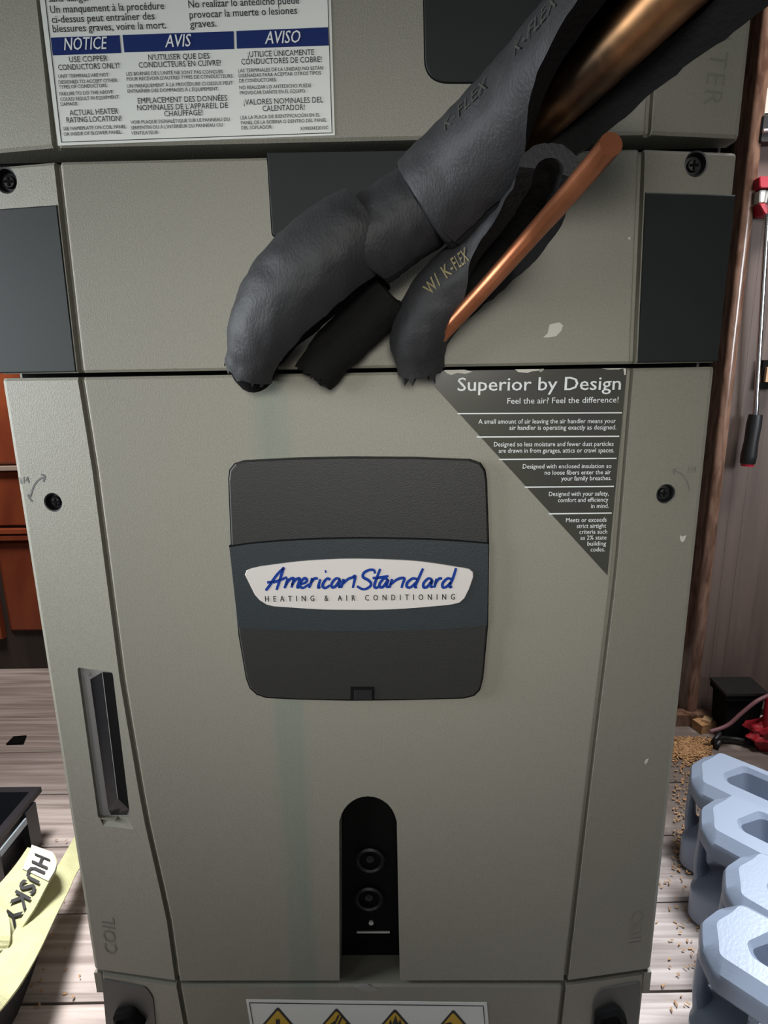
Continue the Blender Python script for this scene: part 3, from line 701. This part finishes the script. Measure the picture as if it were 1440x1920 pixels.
A.mesh(.014, end0=.012).build('lower_foam_sleeve', M['foam'], SL, True, 50)
B = Sweep([(590, 706, .487, .017, 100, 200), (625, 660, .482, .0185, 100, 200), (680, 605, .472, .019, 100, 200), (735, 548, .460, .018, 100, 200)])
B.mesh(.012, end0=.006).build('foam_flap', M['foam_shade'], SL, True, 50)
el = crom([(468, 672, .474), (472, 690, .479), (480, 700, .487)], 6)
MB().tube([ad(*p) for p in el], [.0165]*len(el), 20).build('foam_core', M['matblack'], SL, True)
gl = MB(); 
for bdy, l0, l1 in (('K-FLEX', .055, .095), ('K-FLEX', .125, .16)):
    gl = MB(); D.letters(gl, bdy, l0, l1, -48, .008, 0, .0008); gl.build('worn_lettering', M['ghost_ink'], SL)

LL = thing('liquid_line', 'thin bare copper tube lying in a split black foam sleeve below the thick pipe', 'pipe', ad(840, 560, .45))
E_ = Sweep([(790, 692, .487, .0185, 84, 86), (785, 660, .478, .0205, 84, 86), (787, 630, .468, .022, 80, 84), (806, 590, .460, .0235, 66, 84), (842, 545, .452, .0248, 38, 84), (905, 492, .436, .0240, -4, 84), (970, 435, .404, .0215, -44, 84), (1010, 372, .370, .0186, -66, 86), (1030, 318, .345, .0166, -78, 86)])
E_.mesh(.0105, end0=.012).build('foam_sleeve', M['foam'], LL, True, 50)
cp = crom([(800, 660, .475), (815, 642, .462), (850, 604, .446), (920, 528, .412), (1000, 438, .372), (1066, 364, .330), (1146, 270, .288)], 6)
MB().tube([ad(*p) for p in cp], .0057, 20).build('copper_tube', M['copper'], LL, True, 60)
# foam stub teeth under the torn end
for x, wd in ((752, 7), (775, 6), (790, 8), (812, 6)):
    MB().box(ad(x, 686, .484), (wd*.00042, .006, .008)).build('torn_tooth', M['foam'], LL)
kl = MB(); E_.letters(kl, 'W/ K-FLEX', .058, .108, -16, .009, .01, .0012); kl.build('lettering', M['gold_ink'], LL)

# ------------------------------------------------------------------ jugs
def make_jug():
    t = thing('plastic_jug', 'x', 'jug')
    H = .18
    def house(grow, sh=0): return [(-.020-grow, .056), (-.010-grow, .022-grow*.5), (.012, -.004-grow), (.075, -.006-grow), (.225+grow, -.006-grow), (.225+grow, .121+grow), (.075, .121+grow), (.012, .119+grow), (-.010-grow, .090+grow*.5)]
    def rp(p, r=.007): return round_poly(p, r, 4)
    # top deck: stacked rings with a through hole
    outer = [rp(house(-.017)), rp(house(-.0025)), rp(house(0)), rp(house(0)), rp(house(-.008))]
    hole_ = lambda g: round_poly([(.036-g, .052), (.056-g, .088+g), (.18+g, .088+g), (.18+g, .042-g), (.046-g, .042-g)], .007, 4)
    zs = [H, H-.011, H-.017, H-.034, H-.044]
    mb = MB(); n = len(outer[0])
    vs = [(x, y, z) for ring, z in zip(outer, zs) for x, y in ring]
    fs = [(i*n+k, i*n+(k+1) % n, (i+1)*n+(k+1) % n, (i+1)*n+k) for i in range(4) for k in range(n)]
    mb.add(vs, fs)
    hs = [hole_(.006), hole_(0), hole_(-.006)]; hz = [H, H-.006, H-.044]; m_ = len(hs[0])
    mb.add([(x, y, z) for ring, z in zip(hs, hz) for x, y in ring], [(i*m_+k, i*m_+(k+1) % m_, (i+1)*m_+(k+1) % m_, (i+1)*m_+k) for i in range(2) for k in range(m_)])
    # top and bottom faces bridged by nearest index walk
    def bridge(A, B, z):
        bm = bmesh.new(); ea = [bm.verts.new((x, y, z)) for x, y in A]; eb = [bm.verts.new((x, y, z)) for x, y in B]
        ee = [bm.edges.new((ea[i], ea[(i+1) % len(ea)])) for i in range(len(ea))]+[bm.edges.new((eb[i], eb[(i+1) % len(eb)])) for i in range(len(eb))]
        bmesh.ops.triangle_fill(bm, edges=ee, use_beauty=True); bm.verts.index_update()
        mb.add([v.co for v in bm.verts], [tuple(v.index for v in f.verts) for f in bm.faces]); bm.free()
    bridge(outer[0], hs[0], H); bridge(outer[4], hs[2], H-.044)
    ring = mb.build('top_handle', M['jug'], t, True, 30)
    # body
    bo = MB(); lv = []
    low = [(0, -.004), (.225, -.004), (.225, .119), (0, .119), (-.014, .095), (-.014, .02)]
    for z, g, sh in ((0, -.006, 0), (.006, 0, 0), (.050, 0, 0), (.062, -.004, .004), (.072, -.012, .02), (.078, -.016, .055), (.10, -.017, .062), (.135, -.018, .062), (.138, -.03, .075)):
        q = [(x-g*(1 if x < .1 else -1)+(sh if x < .1 else 0), y-g*(1 if y < .057 else -1)) for x, y in low]
        lv.append([(x, y, z) for x, y in round_poly(q, .016, 4)])
    n = len(lv[0]); bo.add([p for l in lv for p in l], [(i*n+k, i*n+(k+1) % n, (i+1)*n+(k+1) % n, (i+1)*n+k) for i in range(len(lv)-1) for k in range(n)]+[tuple(range(n)), tuple(range((len(lv)-1)*n, len(lv)*n))])
    bo.build('body', M['jug'], t, True, 35)
    po = MB(); P = [(-.008, .056, H-.03), (-.011, .056, .13), (-.012, .056, .10), (-.011, .056, .075), (-.004, .056, .055)]
    vs = []
    for i, p in enumerate(P):
        for k in range(16):
            a = 2*math.pi*k/16; sx, sy = ((.008, .02), (.007, .0155), (.007, .015), (.008, .018), (.012, .03))[i]; vs.append((p[0]+sx*math.cos(a), p[1]+sy*math.sin(a), p[2]))
    po.add(vs, [(i*16+k, i*16+(k+1) % 16, (i+1)*16+(k+1) % 16, (i+1)*16+k) for i in range(4) for k in range(16)])
    po.build('handle_post', M['jug'], t, True, 40)
    for i in range(6):
        z = .082+.0095*i
        MB().tube([(.052, .026, z), (.048, .057, z), (.052, .088, z)], .0055, 10).build('grip_rib', M['jug_dark'], t, True, 50)
    for o in t.children:                     # narrow bottle; the top deck slopes up towards its far ridge
        for v in o.data.vertices:
            v.co.y *= .745
            if o.name.startswith('top_handle'): v.co.z += (v.co.y-.035)*.33-.002
    return t
jug = make_jug()
JA = math.atan2(-.73, .68)
JL = ['blue-grey plastic jug at the back of the row, nearest the wall', 'blue-grey plastic jug second from the wall, beside the grey unit', 'blue-grey plastic jug third from the wall, mostly out of the frame', 'blue-grey plastic jug nearest the camera, at the bottom right corner']
def jug_frame(o, x, y, rz):
    o.location = (x, y, 0); o.rotation_euler = (0, 0, rz)
JP = [(.511, .361), (.477, .257), (.453, .143), (.383, .060)]
for i, (x, y) in enumerate(JP):
    if i == 0: o = jug
    else:
        o = jug.copy(); COL.objects.link(o)
        for ch in list(jug.children):
            c_ = ch.copy(); COL.objects.link(c_); c_.parent = o
    jug_frame(o, x, y, JA+(0, .0, .0, .03)[i]); o['label'] = JL[i]; o['category'] = 'jug'; o['group'] = 'blue-grey jugs in a row'

# ------------------------------------------------------------------ left side: tray, bag with straps, cupboard
def shell_tray(t, x0, x1, y0, y1, h, th, dr, m):
    mb = MB(); o = [(x0, y0), (x1, y0), (x1, y1), (x0, y1)]; cx, cy = (x0+x1)/2, (y0+y1)/2
    def rg(g, z): return [Vector((x+(g if x > cx else -g), y+(g if y > cy else -g), z)) for x, y in o]
    L = [rg(-dr, 0), rg(0, h), rg(.010, h), rg(.010, h+.010), rg(-th, h+.010), rg(-dr-th, th)]
    mb.add([p for l in L for p in l], [(i*4+k, i*4+(k+1) % 4, (i+1)*4+(k+1) % 4, (i+1)*4+k) for i in range(5) for k in range(4)]+[(0, 1, 2, 3), (20, 21, 22, 23)])
    return mb.build('tray_shell', m, t)
TR = thing('tool_tray', 'black plastic tool tray on the floor boards at the left edge', 'tray', (-.80, .30, 0))
shell_tray(TR, -1.02, -.625, .10, .436, .09, .004, .012, M['tray'])
for y in (.12, .21, .30, .405):
    MB().box((-.618, y, .048), (.012, .03, .082)).build('rib', M['tray'], TR)
MB().box((-.6135, .352, .075), (.003, .075, .012)).build('slot_highlight', mat('pale_blue_highlight', (.45, .55, .62), .4), TR)  # pale strip stands in for the highlight at the handle slot
MB().box((-.80, .33, .035), (.16, .10, .03), Matrix.Rotation(.3, 3, 'Z')).build('tray_divider', M['tray'], TR)

BG = thing('tool_bag', 'black tool bag with pale yellow webbing straps at the lower left', 'bag', (-.62, .05, 0))
def strip(mb, pts, wd, th, wdir=None):      # webbing: pts rows (point), wd width vector per point
    vs = []; n = len(pts)
    for i, (p, wv) in enumerate(pts):
        a = pts[max(i-1, 0)][0]; b = pts[min(i+1, n-1)][0]; T_ = (b-a).normalized(); nn = T_.cross(wv).normalized()*th/2
        for q in (p-wv/2+nn, p+wv/2+nn, p+wv/2-nn, p-wv/2-nn): vs.append(q)
    mb.add(vs, [(i*4+k, i*4+(k+1) % 4, (i+1)*4+(k+1) % 4, (i+1)*4+k) for i in range(n-1) for k in range(4)]+[(0, 1, 2, 3), tuple((n-1)*4+k for k in range(4))])
def strap_rows(rows, per=6):
    R = crom(rows, per); out = []
    for a, b, c_, d_, z in R:
        p, q = az(a, b, z), az(c_, d_, z); out.append(((p+q)/2, q-p))
    return out
s1 = MB(); strip(s1, strap_rows([(160, 1530, 185, 1580, .05), (128, 1590, 147, 1632, .065), (98, 1640, 128, 1672, .075), (60, 1690, 103, 1722, .09), (28, 1746, 76, 1780, .10), (-2, 1795, 44, 1838, .10), (-45, 1850, 12, 1882, .09), (-90, 1900, -30, 1930, .06)]), 0, .003)
s1.build('long_strap', M['strap'], BG)
rows2 = [(48, 1604, 60, 1594, .10), (60, 1588, 99, 1602, .115), (54, 1606, 106, 1628, .118), (40, 1638, 88, 1662, .115), (18, 1675, 67, 1702, .108), (6, 1708, 44, 1738, .10), (-12, 1745, 26, 1775, .08)]
s2 = MB(); strip(s2, strap_rows(rows2), 0, .003); hand = s2.build('handle_strap', M['strap'], BG)
wl_ = MB(); strip(wl_, [(p+Vector((0, 0, .003)), q*1.0) for p, q in strap_rows(rows2[1:5])[:12]], 0, .002); wl_.build('white_tag', M['strap_white'], hand)
R2 = strap_rows(rows2[1:], 10)
Ls = [0]
for i in range(1, len(R2)): Ls.append(Ls[-1]+(R2[i][0]-R2[i-1][0]).length)
vs, fs = glyphs('HUSKY', 0, .02, 1.05); x0 = min(v[0] for v in vs); x1 = max(v[0] for v in vs); out = []
la, lb = Ls[8], Ls[44]
for x, y in vs:
    l = la+(lb-la)*(x-x0)/(x1-x0); i = max(1, min(len(Ls)-1, next((q for q in range(len(Ls)) if Ls[q] >= l), len(Ls)-1)))
    t_ = (l-Ls[i-1])/(Ls[i]-Ls[i-1]); p = R2[i-1][0].lerp(R2[i][0], t_); wv = R2[i-1][1].lerp(R2[i][1], t_)
    out.append(p+wv*(-.27+.54*y/CAPH)+Vector((0, 0, .0062)))
MB().add(out, fs).build('lettering', M['black_ink'], hand)
s3 = MB(); strip(s3, strap_rows([(52, 1590, 60, 1592, .11), (30, 1622, 44, 1630, .11), (2, 1655, 34, 1668, .108), (-26, 1680, 12, 1702, .10), (-60, 1730, -20, 1750, .07)]), 0, .003); s3.build('side_strap', M['strap'], BG)
s4 = MB(); strip(s4, strap_rows([(-34, 1700, -14, 1690, .09), (-16, 1722, 12, 1710, .11), (-12, 1755, 20, 1756, .112), (-30, 1810, 10, 1796, .09)]), 0, .003); s4.build('strap_fold', M['strap'], BG)
pb = [az(62, 1742, .05), az(48, 1782, .05), az(22, 1845, .05), az(-6, 1892, .05), az(-40, 1970, .05)]
xl_ = -.60
pb += [Vector((-.80, pb[4].y, .05)), Vector((-.80, .06, .05)), Vector((xl_, .08, .05)), Vector((xl_, pb[0].y, .05))]
bgm = MB(); n = len(pb)
bgm.add([Vector((p.x, p.y, 0)) for p in pb]+[Vector((p.x, p.y, .042)) for p in pb]+[p+(sum(pb, Vector())/n-p)*.03+Vector((0, 0, .006)) for p in pb],
        [(i*n+k, i*n+(k+1) % n, (i+1)*n+(k+1) % n, (i+1)*n+k) for i in range(2) for k in range(n)]+[tuple(range(n)), tuple(range(2*n, 3*n))])
bgm.build('bag_body', M['bagcloth'], BG)
MB().tube([p+Vector((0, 0, .005)) for p in pb[:5]], .006, 10).build('bag_piping', M['tray'], BG, True)
RL = tag(MB().prism([az(26, 1871, .004), az(6, 1870, .004), az(-16, 1912, .004), az(3, 1908, .004)], (0, 0, .002)).build('metal_ruler', M['steel']), 'short bright steel strip on the floor at the bottom left', 'ruler')

# red brown panelled cupboard behind the left edge
CU = thing('panelled_cupboard', 'red-brown wooden panelled cupboard standing behind the left edge of the unit', 'cupboard', (-1.0, 1.1, 0))
yc = 1.08
def zy(py): return at(30, py, yc).z
MB().box((-1.02, 1.125, .75), (1.24, .07, 1.5)).build('carcass', M['darkwall'], CU)
zr = [zy(700), zy(877), zy(1000), zy(1235)]
for (za, zb) in ((1.14, zr[0]+.24), (zr[0]+.23, zr[1]+.008), (zr[1]-.008, zr[2]+.02), (zr[2]-.022, .12)):
    for xa, xb in ((-1.62, -1.14), (-1.06, -.62)):
        MB().bevel_prism([(xa, yc, zb), (xb, yc, zb), (xb, yc, za), (xa, yc, za)], (0, .012, 0), .012, .008).build('panel', M['redwood'], CU)
for z, h, m in ((zr[1], .010, M['pale_edge']), (zr[2]+.008, .012, M['redwood']), (zr[2]-.010, .012, M['redwood'])):
    MB().bevel_prism([(-1.63, yc-.014, z-h/2), (-.42, yc-.014, z-h/2), (-.42, yc-.014, z+h/2), (-1.63, yc-.014, z+h/2)], (0, .025, 0), .002, .002).build('rail', m, CU)
MB().bevel_prism([(-1.125, yc-.01, .10), (-1.075, yc-.01, .10), (-1.075, yc-.01, 1.5), (-1.125, yc-.01, 1.5)], (0, .02, 0), .003, .003).build('stile', M['redwood'], CU)
MB().bevel_prism([(-.61, yc-.01, .10), (-.42, yc-.01, .10), (-.42, yc-.01, 1.5), (-.61, yc-.01, 1.5)], (0, .02, 0), .003, .003).build('stile', M['redwood'], CU)
sb = [az(12, 1398), az(26, 1384), az(50, 1382), az(44, 1397)]
tag(MB().prism([p+Vector((0, 0, .001)) for p in sb], (0, 0, .004)).build('black_scrap', M['matblack']), 'small flat black scrap on the floor boards behind the tray', 'scrap')

# ------------------------------------------------------------------ right side: tools on the boards, floor clutter
NY = .772
DR = thing('nut_driver', 'long chrome nut driver with red and black handle hanging on the boards', 'screwdriver', at(1402, 870, NY))
pa, pb_, pc = at(1401, 872, NY), at(1416, 783, NY), at(1440, 385, NY)
d = (pb_-pa).normalized()
MB().tube([pa+d*t for t in (0, .004, .02, .05, .085, .105, (pb_-pa).length)], [.010, .0145, .0155, .0135, .0145, .013, .011], 18).build('grip', M['black'], DR, True, 50)
MB().tube([pa-d*.002, pa+d*.012], [.012, .0148], 18).build('end_cap', M['red'], DR, True, 50)
MB().tube([pb_-d*.016, pb_+d*.004], [.0138, .010], 18).build('collar', M['red'], DR, True, 50)
MB().tube([pb_, pb_.lerp(pc, .08), pb_.lerp(pc, .1), pc], [.006, .006, .0048, .0048], 14).build('shaft', M['chrome'], DR, True, 50)
MB().tube([pc, pc+d*.03], [.0085, .0085], 6).build('socket', M['chrome'], DR)
HK = thing('tool_clip', 'red and white clip holding the nut driver at the upper right', 'clip', at(1438, 370, .79))
MB().bevel_prism([at(x, y, .768) for x, y in round_poly([(1424, 330), (1475, 330), (1475, 352), (1424, 352)], 5)], (0, .034, 0), .002, .002).build('upper_jaw', M['red'], HK)
MB().bevel_prism([at(x, y, .768) for x, y in round_poly([(1423, 381), (1475, 381), (1475, 402), (1434, 402)], 5)], (0, .034, 0), .002, .002).build('lower_jaw', M['red'], HK)
MB().bevel_prism([at(x, y, .772) for x, y in round_poly([(1425, 356), (1475, 354), (1475, 377), (1424, 380)], 3)], (0, .030, 0), .002, .002).build('white_pad', M['label'], HK)
PT = thing('paper_card', 'white card pinned to the boards at the right edge, above the black tool', 'card', at(1440, 190, .80))
MB().prism([at(x, y, .800) for x, y in [(1433, 165), (1500, 165), (1500, 212), (1430, 212)]], (0, .004, 0)).build('sheet', M['paper'], PT)
BK = thing('black_tool', 'black tool hanging on the boards below the white card', 'tool', at(1440, 240, .80))
MB().bevel_prism([at(x, y, .785) for x, y in round_poly([(1431, 214), (1490, 212), (1490, 266), (1424, 268)], 6)], (0, .02, 0), .003, .003).build('tool_body', M['black'], BK)
MB().tube([at(1430, 246, .783), at(1480, 243, .783)], .004, 10).build('bright_bar', M['steel'], BK)
BR = thing('shelf_bracket', 'black bracket with a tan wooden block beside the nut driver shaft', 'bracket', at(1436, 700, .80))
MB().box(at(1441, 702, .797), (.036, .014, .058)).build('bracket_frame', M['matblack'], BR)
MB().box(at(1444, 702, .788), (.022, .012, .030)).build('wooden_block', M['tan'], BR)

BN = thing('black_bin', 'black plastic bin on the floor against the right boards', 'bin', az(1395, 1370))
cb_ = az(1395, 1372)
cb_.y = min(cb_.y, .70)
q = [az(1352, 1372), az(1432, 1372)]; y_ = .72
xl, xr = at(1357, 1360, y_).x, at(1425, 1360, y_).x; zt = at(1390, 1303, y_).z
bn = MB(); L = []
for z, g in ((0, -.004), (zt-.012, 0), (zt-.012, .005), (zt, .005), (zt, -.002), (.01, -.008)):
    L += [(xl-g, y_-g, z), (xr+g, y_-g, z), (xr+g, y_+.06+g, z), (xl-g, y_+.06+g, z)]
bn.add(L, [(i*4+k, i*4+(k+1) % 4, (i+1)*4+(k+1) % 4, (i+1)*4+k) for i in range(5) for k in range(4)]+[(0, 1, 2, 3), (20, 21, 22, 23)]).build('bin_shell', M['matblack'], BN)
MB().box(((xl+xr)/2, y_+.03, zt+.004), (xr-xl+.012, .074, .006)).build('lid', M['black'], BN)
hp = crom([tuple(at(1330, 1372, .69)), tuple(at(1364, 1360, .69)), tuple(at(1392, 1336, .69)), tuple(at(1420, 1314, .69)), tuple(at(1450, 1300, .70))], 6)
hp = [Vector((p[0], p[1], max(.006, p[2]))) for p in hp]
tag(MB().tube(hp, .0042, 12).build('mauve_hose', M['hose'], None, True), 'thin mauve hose running up across the black bin', 'hose')
PL = thing('hand_tool', 'black handled hand tool with a bright metal tip lying before the black bin', 'tool', az(1380, 1385))
for k, pts in enumerate(([(1338, 1392), (1350, 1374), (1378, 1372), (1404, 1380)], [(1344, 1398), (1352, 1384), (1380, 1386), (1408, 1392)])):
    MB().tube([az(x, y, .012) for x, y in pts], .006, 10).build('handle', M['black'], PL, True)
MB().tube([az(1404, 1384, .012), az(1426, 1386, .012)], [.008, .004], 10).build('jaw', M['steel'], PL, True)
# red crumpled bag
def crumple(c, rx, ry, rz, seed, name, m, label, cat):
    vs = []; n, k_ = 44, 26
    for i in range(k_+1):
        th = math.pi*i/k_
        for j in range(n):
            a = 2*math.pi*j/n; u = Vector((math.sin(th)*math.cos(a), math.sin(th)*math.sin(a), math.cos(th)))
            r = 1+.35*noise.noise(u*2.2+Vector((seed, 0, 0)))+.15*noise.noise(u*6+Vector((0, seed, 0)))
            z = max(-.98, u.z*r); vs.append(Vector(c)+Vector((u.x*r*rx, u.y*r*ry, (z+.98)*rz)))
    o = MB().add(vs, [(i*n+j, i*n+(j+1) % n, (i+1)*n+(j+1) % n, (i+1)*n+j) for i in range(k_) for j in range(n)]).build(name, m, None, True, 55)
    return tag(o, label, cat)
crumple(az(1450, 1402), .062, .036, .034, 3.3, 'crumpled_bag', M['redcloth'], 'crumpled dark red bag on the floor behind the jugs', 'bag')
RC = thing('red_container', 'tall red container at the right edge beside the black bin', 'container', (at(1452, 1300, .69).x, .69, 0))
xx = at(1455, 1300, .69).x
MB().tube([(xx, .69, z) for z in (0, .004, .12, .13, .135)], [.017, .018, .018, .014, .010], 20).build('can_body', M['red'], RC, True, 40)
MB().tube([(xx, .69, .134), (xx, .69, .15)], .008, 14).build('cap', M['black'], RC, True, 40)
WS = thing('wood_offcut', 'small pale wood offcut on the floor by the stained trim', 'offcut', az(1322, 1365))
c0 = az(1322, 1368)
oc_ = Matrix.Rotation(.3, 3, 'Z')
MB().box(c0+Vector((0, 0, .012)), (.05, .03, .022), oc_).build('block', M['chip'], WS)
MB().box(c0+Vector((.003, .0, .026)), (.024, .018, .006), Matrix.Rotation(.9, 3, 'Z')).build('splinter', M['tan'], WS)
# wood chips: nobody could count them
ch = MB()
def chip(p, s):
    R = Matrix.Rotation(random.uniform(0, 6.3), 3, 'Z') @ Matrix.Rotation(random.uniform(-.5, .5), 3, 'X')
    ch.box(p+Vector((0, 0, .0015+random.uniform(0, .004))), (s*random.uniform(.8, 2), s*random.uniform(.4, .8), s*.25), R)
for i in range(2200):
    x, y = random.gauss(1290, 26), random.gauss(1402, 13)
    if x > 1335 or y < 1384 or y > 1440: continue
    chip(az(x, y), .0036)
for i in range(260): chip(az(random.uniform(1262, 1320), random.uniform(1425, 1640)), .0035)
for i in range(60): chip(az(random.uniform(1230, 1310), random.uniform(1640, 1900)), .003)
for i in range(50): chip(az(random.uniform(20, 160), random.uniform(1560, 1900)), .003)
o = ch.build('wood_shavings', M['chip']); o['kind'] = 'stuff'; tag(o, 'pale brown wood shavings scattered on the floor beside the unit', 'shavings')
